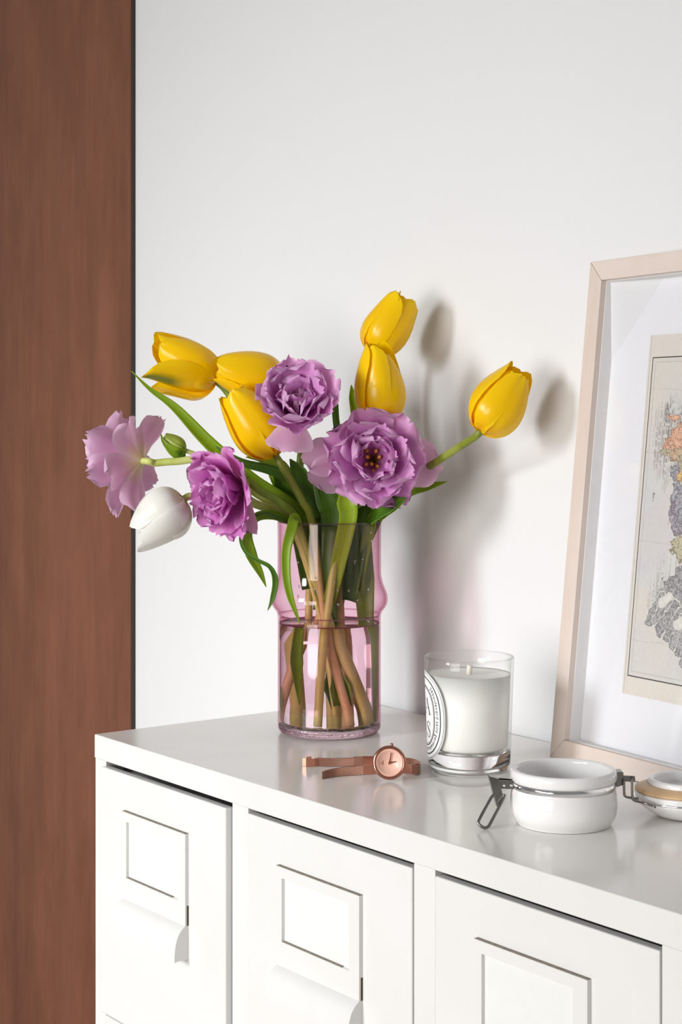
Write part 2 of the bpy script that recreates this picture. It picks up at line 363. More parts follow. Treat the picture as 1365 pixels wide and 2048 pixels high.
def drawer_meshes():
    """drawer of column 0, row 0 at cabinet coordinates; shared by all drawers"""
    b = UV(0, 0, 0)
    u0, u1, zt, zb = D0+.001, D0+DW-.001, -.0275, -.0275-.239
    dfr = join(box_uv(u0, u1, -.0012, .008, zb, zt))
    # label holder: plate with a window, curling out into a cup pull
    a0, a1 = D0+.0495, D0+.1625; w0, w1 = a0+.0075, a1-.0135; z1, z0 = -.0615, -.1440; wz1_, wz0_ = -.0705, -.1235
    def rbox(ua, ub, za, zb_): return box_uv(ua, ub, -.0048, -.0011, za, zb_)
    hold = join(rbox(a0, w0, z0, z1), rbox(w1, a1, z0, z1), rbox(w0, w1, wz1_, z1), rbox(w0, w1, z0, wz0_))
    card = box_uv(w0-.002, w1+.002, -.0018, -.0011, wz0_-.0005, wz1_+.002)
    prof = [(-.0046, -.1440), (-.0062, -.1452), (-.0092, -.1478), (-.0122, -.1520), (-.0143, -.1575), (-.0155, -.1640), (-.0160, -.1700), (-.0161, -.1745)]
    P = spline([Vector((x, z, 0)) for x, z in prof], 3); V = []; Fc = []
    for p in P:
        for ua in (a0, a1): V.append(UV(ua, p.x, p.y))
    for p in P:
        for ua in (a0, a1): V.append(UV(ua, p.x+.0014, p.y-.0004))
    n = len(P)
    for i in range(n-1):
        Fc.append((2*i, 2*i+2, 2*i+3, 2*i+1)); j = 2*n+2*i; Fc.append((j, j+1, j+3, j+2))
    Fc.append((2*n-2, 2*(2*n)-2, 2*(2*n)-1, 2*n-1)); Fc.append((0, 1, 2*n+1, 2*n))
    # closed cheeks at both ends
    for e, ua in ((0, a0), (1, a1)):
        base = len(V)
        for p in P: V.append(UV(ua, -.0012, p.y+.0003))
        for i in range(n-1):
            q = (2*i+e, 2*i+2+e, base+i+1, base+i); Fc.append(q if e else q[::-1])
    pull = (V, Fc)
    chip = box_uv(a1-.0002, a1+.0003, -.0030, -.0013, -.1440, -.126)
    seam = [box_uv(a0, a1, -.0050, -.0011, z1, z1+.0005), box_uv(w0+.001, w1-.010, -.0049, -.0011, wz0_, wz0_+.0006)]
    return dict(seam_top=seam[0], seam_low=seam[1], front=dfr, holder=hold, card=card, pull=pull, chip=chip)
DM = drawer_meshes(); cb = UV(0, 0, -Z0)
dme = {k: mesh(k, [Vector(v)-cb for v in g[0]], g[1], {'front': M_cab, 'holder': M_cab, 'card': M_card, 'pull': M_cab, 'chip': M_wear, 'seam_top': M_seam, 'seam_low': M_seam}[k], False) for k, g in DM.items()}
fixn(dme['pull']); dme['pull'].polygons.foreach_set('use_smooth', [True]*len(dme['pull'].polygons)); dme['pull'].set_sharp_from_angle(angle=math.radians(35))
for r in range(3):
    for c in range(NCOL):
        off = UX*(MOD*c)-Vector((0, 0, .2435*r))
        if (r, c) == (0, 0): off = off-VX*.0052
        d = link('drawer', dme['front'], cabn, Matrix.Translation(off))
        m = d.modifiers.new('bevel', 'BEVEL'); m.width = .0012; m.segments = 2
        h = link('label_holder', dme['holder'], d)
        link('label_card', dme['card'], d)
        p = link('cup_pull', dme['pull'], d)
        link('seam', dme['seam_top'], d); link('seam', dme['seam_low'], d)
        link('chipped_edge', dme['chip'], d)

# ------------------------------------------------------------------ picture frame leaning on the wall
FA = Vector((.5, -.866, 0)).normalized()                 # along the bottom rail
FB0 = at(1100, 1514, EYE*F/(1514-YH)); FB0.z = 0.0
FTOP = at(1181.5, 524, 1.593)
FZ = (FTOP-FB0); FHGT = FZ.length; FZ.normalize(); FA = (FA-FZ*FA.dot(FZ)).normalized(); FN = FZ.cross(FA).normalized()
if FN.y < 0: FN = -FN                                     # pointing back, into the wall
FWID = .34
fr = thing('picture_frame', 'pale maple picture frame holding an old map, leaning on the wall', 'picture frame', FB0)
def FP(a, b, n): return FB0+FA*a+FZ*b+FN*n
def fbox(a0, a1, b0, b1, n0, n1):
    V = [FP(a, b, n) for n in (n1, n0) for (a, b) in ((a0, b0), (a1, b0), (a1, b1), (a0, b1))]
    return V, box_uv(0, 1, 0, 1, 0, 1)[1]
RW = .0184; RD = .024
def rail(pts):   # mitred rail from 4 (a,b) outline points
    V = [FP(a, b, n) for n in (RD, 0) for (a, b) in pts]
    return V, box_uv(0, 1, 0, 1, 0, 1)[1]
g = .00022
W_, H_ = FWID, FHGT
part('left_rail', *rail([(0, g), (RW, RW+g), (RW, H_-RW-g), (0, H_-g)]), M_maple, fr, False, bevel=.0005)
part('right_rail', *rail([(W_-RW, RW+g), (W_, g), (W_, H_-g), (W_-RW, H_-RW-g)]), M_maple, fr, False, bevel=.0005)
part('bottom_rail', *rail([(g, 0), (W_-g, 0), (W_-RW-g, RW), (RW+g, RW)]), M_mapleh, fr, False, bevel=.0005)
part('top_rail', *rail([(RW+g, H_-RW), (W_-RW-g, H_-RW), (W_-g, H_), (g, H_)]), M_mapleh, fr, False, bevel=.0005)
part('glass_pane', *fbox(RW-.003, W_-RW+.003, RW-.003, H_-RW+.003, .0046, .0062), M_pane, fr, False)
e = RW-.0005; s0, s1 = .0064, .0190
part('spacer', *join(fbox(e, e+.0012, e, H_-e, s0, s1), fbox(W_-e-.0012, W_-e, e, H_-e, s0, s1), fbox(e, W_-e, e, e+.0012, s0, s1), fbox(e, W_-e, H_-e-.0012, H_-e, s0, s1)), M_spacer, fr, False)
part('mat_board', *fbox(e, W_-e, e, H_-e, s1, s1+.0022), M_mat, fr, False)
part('backing_board', *fbox(e, W_-e, e, H_-e, s1+.0024, s1+.004), M_back, fr, False)
def ray_plane(px, py, n):
    o = Vector((0, 0, EYE)); d = at(px, py, 1.0)-o; p0 = FP(0, 0, n); t = (p0-o).dot(FN)/d.dot(FN); q = o+d*t-FB0
    return q.dot(FA), q.dot(FZ)
pn = s1-.0006
PA0, PB1 = ray_plane(1302, 671, pn); _, PB0 = ray_plane(1245, 1386, pn); PA1 = FWID-PA0
NA0, NB1 = ray_plane(1305.8, 714.5, pn); na2, NB0 = ray_plane(1254.5, 1351.7, pn); NA0 = (NA0+na2)/2+.0004; NA1 = FWID-NA0
def make_print():
    """old engraved map: colour attribute on a fine grid, flat print on paper"""
    da = .0005; na = int((PA1-PA0)/da); nb = int((PB1-PB0)/da)
    A = np.linspace(PA0, PA1, na+1); B = np.linspace(PB0, PB1, nb+1)
    AA, BB = np.meshgrid((A[:-1]+A[1:])/2, (B[:-1]+B[1:])/2)
    rng = np.random.default_rng(4)
    def vn(sc, seed):
        r = np.random.default_rng(seed); g = r.random((400, 400)); x = AA/sc+50; y = BB/sc+50
        xi = np.floor(x).astype(int); yi = np.floor(y).astype(int); fx = x-xi; fy = y-yi; fx = fx*fx*(3-2*fx); fy = fy*fy*(3-2*fy)
        G = lambda i, j: g[i % 400, j % 400]
        return (G(xi, yi)*(1-fx)+G(xi+1, yi)*fx)*(1-fy)+(G(xi, yi+1)*(1-fx)+G(xi+1, yi+1)*fx)*fy
    n1, n2, n3, n4 = vn(.03, 1), vn(.006, 2), vn(.0022, 3), vn(.0011, 5)
    col = np.empty(AA.shape+(3,)); col[:] = np.array([222, 215, 205.])
    inside = (AA > NA0) & (AA < NA1) & (BB > NB0) & (BB < NB1)
    tint = (n1-.5)[..., None]*np.array([10, 4, -6.]); col[inside] = (np.array([214, 210, 204.])+tint)[inside]; col += (n3-.5)[..., None]*5
    def land(px, py, ra, rb, c, rag=.5, dens=.5):
        a, b = ray_plane(px, py, pn); d = np.sqrt(((AA-a)/ra)**2+((BB-b)/rb)**2)+(n2-.5)*rag+(n3-.5)*rag*.7
        m = (d < 1) & inside; col[m] = np.array(c)+(n3[m]-.5)[:, None]*22
        h = m & ((n4 > 1-dens*.62) | ((d > .9))); col[h] = col[h]*.74
        return m
    def hatch(px, py, ra, rb, dens=.5):
        a, b = ray_plane(px, py, pn); colr = np.random.default_rng(int(px)).random(AA.shape[1])
        st = (np.random.default_rng(int(py)).random(AA.shape[1])-.5)*1.2
        d = np.sqrt(((AA-a)/ra)**2+((BB-b)/rb-st[None, :]*.5)**2)
        m = (d < 1) & inside & (colr[None, :] < dens) & (n3 > .35); col[m] = col[m]*.85
    g_, o_, t_, v_ = (178, 176, 175.), (224, 178, 150.), (190, 182, 156.), (176, 173, 178.)
    hatch(1352, 880, .030, .032); hatch(1352, 905, .03, .03); hatch(1340, 840, .02, .02)
    land(1335, 826, .003, .008, g_); land(1348, 835, .008, .0025, o_); land(1362, 860, .012, .0025, o_)
    land(1352, 886, .016, .0085, o_, .7, .5); land(1372, 880, .02, .016, o_, .6, .4); land(1335, 905, .010, .003, t_); land(1360, 910, .012, .007, (206, 180, 150.))
    land(1378, 935, .016, .016, t_); land(1352, 945, .006, .008, v_, .5, .7); land(1368, 952, .008, .006, (226, 186, 130.))
    land(1358, 992, .011, .0115, v_, .45, .7); land(1362, 1036, .016, .017, v_, .45, .75); land(1380, 1010, .02, .02, v_, .5, .7)
    land(1370, 1096, .018, .012, (196, 190, 160.), .5, .4)
    hatch(1345, 1190, .03, .03, .35); hatch(1325, 1215, .02, .02, .35)
    def tongue(p, q, r, c=g_, dark=.76, rag=.45):
        a0, b0 = ray_plane(*p, pn); a1, b1 = ray_plane(*q, pn); t = np.clip(((AA-a0)*(a1-a0)+(BB-b0)*(b1-b0))/((a1-a0)**2+(b1-b0)**2), 0, 1)
        d = np.hypot(AA-a0-t*(a1-a0), BB-b0-t*(b1-b0))/r+(n2-.5)*rag+(n3-.5)*rag
        m = (d < 1.22) & inside; col[m] = (216, 212, 205)
        m = (d < 1) & inside; col[m] = np.array(c)+(n3[m]-.5)[:, None]*18
        h = m & ((n4 > .60) | (d > .86)); col[h] = col[h]*dark
    land(1364, 1176, .022, .012, g_, .5, .5); land(1380, 1200, .026, .03, g_, .5, .5); land(1338, 1192, .015, .009, g_, .6, .6)
    for p, q, r in (((1326, 1196), (1299, 1240), .0052), ((1340, 1200), (1314, 1238), .0050), ((1352, 1214), (1320, 1262), .0056), ((1360, 1228), (1334, 1276), .0050), ((1368, 1240), (1347, 1290), .0050),
                    ((1376, 1252), (1358, 1306), .0046), ((1384, 1268), (1366, 1326), .0046), ((1392, 1280), (1376, 1340), .0046)): tongue(p, q, r)
    tongue((1324, 1206), (1340, 1194), .0036, (224, 220, 212), .97, .3); tongue((1355, 1250), (1362, 1246), .0042, (224, 220, 212), .97, .3)
    a, b = ray_plane(1308, 987, pn); m = ((np.abs(AA-a) < .0016) & (np.abs(BB-b) < .0011)) | ((np.abs(AA-a) < .0006) & (np.abs(BB-b+.003) < .004)); col[m & (n4 > .35)] = (150, 144, 140)
    for k in (780, 905, 1085, 1290):
        _, b = ray_plane(1330, k, pn); m = inside & (np.abs(BB-b-.004*(n1-.5)) < .0004); col[m] = col[m]*.95
    for lo, hi, f in ((0, .0010, .30), (.0045, .0050, .86)):
        ra = np.minimum(np.minimum(AA-NA0, NA1-AA), np.minimum(BB-NB0, NB1-BB)); m = (ra >= lo) & (ra < hi); col[m] = col[m]*f
    m = np.abs(AA-PA0-.0022) < .0004; col[m] = col[m]*.8
    col = np.clip(col, 0, 255)/255; lc = np.where(col <= .04045, col/12.92, ((col+.055)/1.055)**2.4)
    gx, gy = np.meshgrid(A, B); b0 = FB0
    X = (np.array(FA)[None, None]*gx[..., None]+np.array(FZ)[None, None]*gy[..., None]+np.array(FN)*pn).reshape(-1, 3)
    i = np.arange(na*nb); r = i//na; c = i % na; v0 = r*(na+1)+c
    me = bpy.data.meshes.new('map_print'); nf = na*nb
    me.vertices.add(len(X)); me.vertices.foreach_set('co', X.astype(np.float32).ravel())
    me.loops.add(nf*4); me.loops.foreach_set('vertex_index', np.stack([v0, v0+1, v0+na+2, v0+na+1], 1).astype(np.int32).ravel())
    me.polygons.add(nf); me.polygons.foreach_set('loop_start', (np.arange(nf)*4).astype(np.int32)); me.polygons.foreach_set('loop_total', np.full(nf, 4, np.int32))
    me.update(); at_ = me.attributes.new('ink', 'FLOAT_COLOR', 'FACE')
    at_.data.foreach_set('color', np.concatenate([lc.reshape(-1, 3), np.ones((nf, 1))], 1).astype(np.float32).ravel())
    m = NT('engraved_map'); at2 = m.add('ShaderNodeAttribute', attribute_name='ink'); m.set(Base_Color=at2.outputs['Color'], Roughness=.85, Specular_IOR_Level=.2)
    me.materials.append(m.m); o = link('map_print', me, fr); o['label'] = 'old engraved map with grey and orange islands'
make_print()

# ------------------------------------------------------------------ vase and water
VC = Vector((-.0117, 1.692, 0)); WATER = .1085
vase = thing('glass_vase', 'pink glass cylinder vase with a bulging ring, full of tulips', 'vase', VC)
outp = [(.0460, .0006), (.0490, .0020), (.0507, .0050), (.0512, .010), (.0512, .06), (.0512, .112), (.0515, .1165), (.0530, .1205), (.0560, .1245), (.0577, .1285), (.0582, .1325),
        (.0575, .1375), (.0556, .1425), (.0534, .148), (.0520, .1545), (.0515, .162), (.0514, .19), (.0516, .2085)]
op = spline([Vector((r, z, 0)) for r, z in outp], 3); th = .0017
inn = [(p.x-th, p.y) for p in op if p.y > .011]
prof = [(p.x, p.y) for p in op]+[(.0514, .2095), (.0506, .2099), (.0499, .2093)]+inn[::-1]
part('glass_body', *lathe(prof, VC, 96), M_vase, vase)
part('glass_base', *lathe([(0, .0016), (.034, .0016), (.040, .0005), (.0458, .0004), (.0484, .0018), (.0503, .0048), (.0506, .0078), (.0495, .0096), (.042, .0104), (.02, .0112), (0, .0118)], VC, 96), M_vbase, vase)
part('rim', *tube([VC+Vector((.0508*math.cos(a), .0508*math.sin(a), .2094)) for a in [2*math.pi*k/96 for k in range(97)]], .0008, 8, False), M_rim, vase)
wr = .0497
wp = [(0, .0122), (.03, .0118), (.0455, .0108), (wr, .0128), (wr, .03), (wr, .09), (wr, WATER), (wr-.0012, WATER-.0006), (0, WATER-.0008)]
wt = thing('water', 'clear water filling the lower half of the pink vase', 'water', VC+Vector((0, 0, .012)))
part('water_body', *lathe(wp, VC, 96), M_water, wt)
part('meniscus', *tube([VC+Vector((.0492*math.cos(a), .0492*math.sin(a), WATER+.0002)) for a in [2*math.pi*k/96 for k in range(97)]], .0007, 8, False), M_line, wt)
random.seed(3)
dv = []
for k in range(26):
    a = math.radians(random.choice([random.uniform(-70, -10), random.uniform(-170, -100), random.uniform(-100, -60)])); z = random.uniform(.112, .2)
    rr = interp([(p.y, p.x) for p in op], z)+.0002; c = VC+Vector((rr*math.cos(a), rr*math.sin(a), z)); s = random.uniform(.0006, .0012)
    M = Matrix.Rotation(a, 3, 'Z') @ Matrix.Diagonal((.5, 1, 1.4))
    dv.append(lathe([(0, -s), (s*.7, -s*.7), (s, 0), (s*.7, s*.7), (0, s)], c, 10, M))
o = part('water_droplets', *join(*dv), M_water, vase); o['kind'] = 'stuff'

# ------------------------------------------------------------------ flowers
def frame_for(axis, roll=0.0):
    z = axis.normalized(); x = Vector((0, -1, 0)); x = x-z*x.dot(z)
    if x.length < .2: x = Vector((0, 0, 1)); x = x-z*x.dot(z)
    x.normalize(); y = z.cross(x)
    return Matrix((x, y, z)).transposed().to_4x4() @ Matrix.Rotation(roll, 4, 'Z')
WSH = [(0, .34), (.12, .62), (.28, .9), (.45, 1), (.62, .97), (.78, .86), (.9, .64), (.965, .40), (1, .10)]
def tulip_petal(name, L, R, mat, wide=1.12, close=.42, flare=0.0, seed=0, bend=0.0):
    nt, ns = 18, 12; V = []; Fc = []; uv = []
    for i in range(nt+1):
        t = i/nt; rr = R*max(.06, math.sin(math.pi*(t**.72)*(1-close*.30))**.80); h = L*(t**1.22)
        rr += flare*R*max(0, t-.45)**2*3
        w = R*wide*interp(WSH, t)
        for j in range(ns+1):
            s = j/ns*2-1; x = s*w; ang = max(-1.45, min(1.45, x/max(rr*1.12, .25*R)))
            r2 = rr*(1+.05*s)-.035*R*math.exp(-(s/.13)**2)*(t > .12)+R*.045*noise.noise((t*2.2+seed*7, s*1.5, seed))
            hh = h+L*.02*noise.noise((s*3, seed*3.3, t*2))-L*.045*s*s*(1-t)+L*.012*noise.noise((s*9, seed, 4))*(t > .8)
            X = r2*math.cos(ang); Y = r2*math.sin(ang)
            q = max(0, t-.3); X += bend*q*q*L; hh -= abs(bend)*.55*q*q*L*q
            V.append((X, Y, hh)); uv.append((j/ns, t))
    for i in range(nt):
        for j in range(ns): a = i*(ns+1)+j; Fc.append((a, a+1, a+ns+2, a+ns+1))
    me = mesh(name, V, Fc, mat, True, uv); return me
def leaf(P, widths, mat, parent, face=Vector((0, -1, 0)), twist=0.0, fold=.35, name='leaf'):
    P = spline(P, 9); N = len(P); V = []; Fc = []; uv = []; m = 6
    for i, p in enumerate(P):
        t = i/(N-1); T = (P[min(i+1, N-1)]-P[max(i-1, 0)]).normalized()
        n = face-T*face.dot(T)
        if n.length < .15: n = Vector((1, 0, .3)); n = n-T*n.dot(T)
        n.normalize(); n = Matrix.Rotation(twist*(t if not isinstance(twist, tuple) else 1), 3, T) @ n; S = T.cross(n)
        x = t*(len(widths)-1); k = min(int(x), len(widths)-2); w = (widths[k]+(widths[k+1]-widths[k])*(x-k))/2
        for j in range(m+1):
            s = j/m*2-1; V.append(p+S*(s*w)+n*(fold*w*(s*s-.4)+.05*w*math.sin(t*9+s*2))); uv.append((j/m, t))
    for i in range(N-1):
        for j in range(m): a = i*(m+1)+j; Fc.append((a, a+1, a+m+2, a+m+1))
    o = part(name, V, Fc, mat, parent, True, uv)
    sm = o.modifiers.new('thickness', 'SOLIDIFY'); sm.thickness = .0006; sm.offset = 0
    return o
def inside(dx, dy, z): return VC+Vector((dx, dy, z))
def stem(parent, pts, r=.0039, mat=None, tip=None):
    V, Fc = tube(spline(pts, 8), [r*1.05, r, r, r*.95, r*(tip or .9)], 12); return part('stem', V, Fc, mat or M_stem, parent)
def place_petal(me, parent, base, M, phi, tilt=0.0, name='petal', lift=0.0):
    loc = base-(Vector(root_of(parent).location)-Vector((0, 0, Z0)))
    return link(name, me, parent, Matrix.Translation(loc) @ M @ Matrix.Rotation(phi, 4, 'Z') @ Matrix.Translation((0, 0, lift)) @ Matrix.Rotation(tilt, 4, 'Y'))
def tulip(name, label, base, tip, wpx, bottom, rim, mids, mat, roll=0, petals=None, close=.42, extra_mat=None, group=None, stemmat=None, wide=1.12, low=None):
    B = at(*base); T = at(*tip); bot = inside(*bottom)
    t = thing(name, label, 'tulip', bot, 'yellow tulips in the pink vase' if name == 'yellow_tulip' else None)
    L = (T-B).length; R = wpx*base[2]/F/2; M = frame_for(T-B, roll)
    ax = (T-B).normalized()
    pts = [bot]+([inside(*low)] if low else [])+[inside(*rim)]+[at(*m) for m in mids]+[B-ax*.006, B+ax*.004]
    stem(t, pts, mat=stemmat or (M_stem2 if len(label) % 2 else M_stem))
    for k in range(6):
        outer = k % 2 == 0; d = (petals or {}).get(k, {})
        me = tulip_petal('petal', L*(1 if outer else .97)*d.get('L', 1), R*(.93 if outer else .86), d.get('mat', mat), wide*d.get('wide', 1), d.get('close', close), d.get('flare', 0), k+len(label), d.get('bend', 0))
        place_petal(me, t, B, M, k*math.pi/3+d.get('phi', 0), d.get('tilt', 0))
    return t
YG = None
Y1 = tulip('yellow_tulip', 'yellow tulip farthest left, one petal hanging open with a green streak', (430, 762, 1.75), (306, 684, 1.735), 106, (.008, .034, .014), (-.030, .022, .205), [(560, 960, 1.73), (500, 850, 1.75), (455, 785, 1.752)], M_yel, .2,
           {0: dict(tilt=.02, L=.92), 1: dict(L=1.04), 2: dict(L=1.04), 4: dict(tilt=.34, flare=.6, L=.82), 5: dict(tilt=.12, bend=.65, L=1.14, wide=1.22, mat=M_yelg)}, low=(.0, .03, .1))
Y2 = tulip('yellow_tulip', 'yellow tulip lying sideways between the far left tulip and the upper lilac bloom', (562, 768, 1.71), (428, 734, 1.69), 108, (-.018, .03, .014), (-.020, .031, .205), [(600, 960, 1.715), (605, 860, 1.72), (588, 790, 1.715)], M_yel, .55, {}, low=(-.021, .03, .1))
Y3 = tulip('yellow_tulip', 'yellow tulip with a bright highlight, below the sideways tulip and beside the upper lilac bloom', (549, 908, 1.668), (462, 781, 1.662), 112, (.018, -.02, .014), (-.016, -.018, .205), [(604, 1000, 1.662), (568, 938, 1.666)], M_yel, .15, {}, close=.5, low=(-.002, -.015, .1))
Y4 = tulip('yellow_tulip', 'upright yellow tulip just above the largest lilac bloom', (760, 842, 1.675), (757, 684, 1.665), 110, (.012, .018, .014), (.010, .004, .205), [(735, 960, 1.68), (756, 880, 1.676)], M_yel, math.radians(30), {1: dict(L=.88), 0: dict(L=.86)}, close=.40, low=(.012, .01, .1))
Y5 = tulip('yellow_tulip', 'highest yellow tulip, leaning right with a notched tip', (742, 700, 1.745), (818, 594, 1.745), 100, (.038, .010, .014), (.024, .020, .205), [(735, 960, 1.72), (722, 830, 1.74), (727, 740, 1.746)], M_yel, .45, {0: dict(tilt=.06), 2: dict(tilt=.04), 5: dict(tilt=.12, flare=.3), 1: dict(tilt=.1, L=.97)}, close=.38, low=(.033, .013, .1))
Y6 = tulip('yellow_tulip', 'single yellow tulip far right on a long bare stem', (962, 860, 1.605), (1046, 737, 1.60), 118, (-.040, .004, .014), (.030, .010, .205), [(800, 972, 1.705), (870, 926, 1.67), (930, 887, 1.625)], M_yel, .30, {0: dict(L=.93), 1: dict(L=.95), 5: dict(L=.92)}, close=.44, low=(-.015, .008, .1))
W1 = tulip('white_tulip', 'white tulip drooping at far left below the lilac bloom', (366, 1001, 1.645), (279, 1068, 1.635), 120, (.030, .006, .014), (-.036, -.006, .205), [(520, 1012, 1.66), (430, 992, 1.65), (392, 993, 1.646)], M_whi, .1, {0: dict(L=.98), 1: dict(L=1.10, tilt=.04), 5: dict(L=1.27, tilt=.07), 4: dict(L=.95), 2: dict(L=.95)}, close=.36, stemmat=M_stemp, low=(.004, .002, .1))

# double lilac tulips -------------------------------------------------------
def ruffle_petal(name, L, W, th0, th1, mat, seed, cup=.35, ruff=.10, serr=.06, inroll=0.0):
    nt, ns = 14, 14; V = []; Fc = []; uv = []; x = z = 0.0; pts = []
    for i in range(nt+1):
        t = i/nt; th = th0+(th1-th0)*t**1.2-inroll*max(0, t-.6)*2.2; pts.append((x, z, th)); x += math.sin(th)*L/nt; z += math.cos(th)*L/nt
    tab = [(0, .22), (.15, .42), (.35, .76), (.55, .96), (.72, 1.02), (.86, .95), (.95, .74), (1, .46)]
    for i in range(nt+1):
        t = i/nt; px, pz, th = pts[i]; w = W*interp(tab, t); nx, nz = math.cos(th), -math.sin(th)
        for j in range(ns+1):
            s = j/ns*2-1
            off = -cup*w*(abs(s)**1.8)*(1-.25*t)
            off += W*ruff*(t**1.3)*(.35+abs(s))*(math.sin(s*4.6+seed*2.1+t*2)+1.3*noise.noise((s*2.6, t*2.4, seed*5.1)))
            ser = (noise.noise((s*6.5, seed*9.1, 2))+.6*noise.noise((s*15, seed*4.1, 7)))*serr*L*max(0, (t-.6)/.4)**1.5
            ser -= L*.10*s*s*max(0, (t-.5)*2)
            edge = 1+.05*noise.noise((t*9, s*2, seed*3))*abs(s)
            V.append((px+nx*off+math.sin(th)*ser, s*w*edge, pz+nz*off+math.cos(th)*ser)); uv.append((j/ns, t))
    for i in range(nt):
        for j in range(ns): a = i*(ns+1)+j; Fc.append((a, a+1, a+ns+2, a+ns+1))
    return mesh(name, V, Fc, mat, True, uv)
def double_tulip(label, base, facing, pts, rings, mats, seed, bottom, stemmat=None, stamens=8, extra=(), wild=.12):
    rnd = random.Random(seed); B = at(*base); t = thing('lilac_double_tulip', label, 'tulip', inside(*bottom), 'lilac double tulips in the pink vase'); M = frame_for(Vector(facing), rnd.random()*6)
    ax = Vector(facing).normalized()
    stem(t, [inside(*bottom)]+[inside(*p[1:]) if p[0] == 'v' else at(*p) for p in pts]+[B-ax*.008, B+ax*.002], mat=stemmat)
    for ri, (n, L, W, a0, a1, r0, zl) in enumerate(rings):
        mm = mats[min(ri, len(mats)-1)]
        var = [ruffle_petal('petal', L*rnd.uniform(.94, 1.06), W*rnd.uniform(.92, 1.08), math.radians(a0+rnd.uniform(-4, 4)), math.radians(a1+rnd.uniform(-9, 9)), mm, seed+ri*3+k*.7, .45 if ri else .32, .13+.03*ri, .11, rnd.choice((0, .25, .4))) for k in range(3)]
        ph = rnd.random()*6
        for k in range(n):
            phi = ph+2*math.pi*k/n+rnd.uniform(-.14, .14); o = place_petal(var[k % 3], t, B, M, phi, rnd.uniform(-wild, wild))
            o.matrix_basis = o.matrix_basis @ Matrix.Translation((r0, 0, zl))
    loc = B-(Vector(t.location)-Vector((0, 0, Z0)))
    for (L, W, dirv, upv, mm) in extra:     # single outer petals that stand away from the bloom: direction and outer face
        me = ruffle_petal('petal', L, W, math.radians(8), math.radians(14), mm, seed+L*100, .35, .06, .05)
        d = Vector(dirv).normalized(); n = Vector(upv); n = (n-d*n.dot(d)).normalized()
        link('petal', me, t, Matrix.Translation(loc) @ Matrix((n, d.cross(n), d)).transposed().to_4x4())
    for k in range(stamens):
        a = k*2.4; r = .0035+.0006*k % .006; d = Vector((math.cos(a)*r*1.6, math.sin(a)*r*1.6, .021+.002*(k % 3)))
        b0 = Vector((math.cos(a)*.002, math.sin(a)*.002, .003))
        V, Fc = tube([b0, (b0+d)/2, d*.82, d*.86, d], [.0006, .0006, .0007, .0022, .0014], 6)
        link('stamen', mesh('stamen', V, Fc, M_anth), t, Matrix.Translation(loc) @ M)
    return t
# largest bloom, facing the viewer
L4 = double_tulip('largest lilac double tulip, facing front above the vase rim', (745, 922, 1.672), (.06, -1, .10), [('v', -.004, -.026, .10), ('v', .012, -.026, .205), (716, 1000, 1.665), (728, 960, 1.69)],
    [(7, .057, .0255, 46, 80, .003, 0), (7, .053, .0245, 37, 58, .003, .001), (6, .046, .0220, 26, 40, .003, .002), (4, .036, .0165, 22, 24, .005, .003)], [M_lil, M_lil, M_lil, M_lil], 11, (-.010, -.030, .014), stamens=10,
    extra=[(.070, .024, (.97, -.12, -.04), (.1, 1, -.2), M_pale), (.070, .020, (-.97, -.2, .10), (-.1, 1, -.3), M_pale), (.066, .020, (-.90, -.2, -.28), (-.2, 1, .3), M_pale)])
L3 = double_tulip('upper lilac double tulip in the middle, between yellow tulips', (590, 830, 1.648), (.04, -.86, .55), [('v', .0, .012, .10), ('v', -.006, .008, .205), (640, 960, 1.685), (612, 872, 1.675)],
    [(6, .055, .0270, 38, 56, .003, 0), (6, .052, .0250, 26, 36, .003, .001), (5, .044, .0200, 14, 18, .003, .003), (3, .032, .0150, 4, -8, .002, .005)], [M_lil, M_lil, M_lil, M_pale], 23, (.002, .022, .014), stamens=6,
    extra=[(.045, .023, (-.16, -.45, -.9), (0, -.7, .5), M_pale)])
L2 = double_tulip('lower magenta-lilac double tulip hanging left of the vase rim', (487, 970, 1.640), (-.72, -.62, -.22), [('v', .004, -.014, .10), ('v', -.030, -.014, .205), (560, 1005, 1.652), (520, 982, 1.643)],
    [(7, .055, .0250, 42, 66, .003, 0), (7, .053, .0230, 30, 46, .003, .001), (6, .046, .0195, 17, 28, .003, .003), (4, .037, .0150, 6, 12, .002, .004)], [M_mag, M_mag, M_mag, M_mag], 37, (.033, -.012, .014), stamens=5,
    extra=[(.050, .0155, (.12, -.30, -.95), (.7, .5, .1), M_pale)])
L1 = double_tulip('leftmost lilac double tulip, seen from behind against the brown door', (286, 922, 1.70), (-.85, .46, .04), [('v', .0, .02, .10), ('v', -.037, .008, .205), (500, 1000, 1.69), (420, 925, 1.70), (350, 923, 1.70), (310, 926, 1.70)],
    [(5, .048, .0190, 62, 124, .003, 0), (6, .056, .0200, 44, 74, .003, .001), (7, .056, .0195, 20, 40, .003, .003), (4, .046, .0160, 6, 16, .002, .004)], [M_pale, M_pale, M_lil, M_lil], 53, (.022, .028, .014), stemmat=M_stemp, stamens=4, wild=.20)
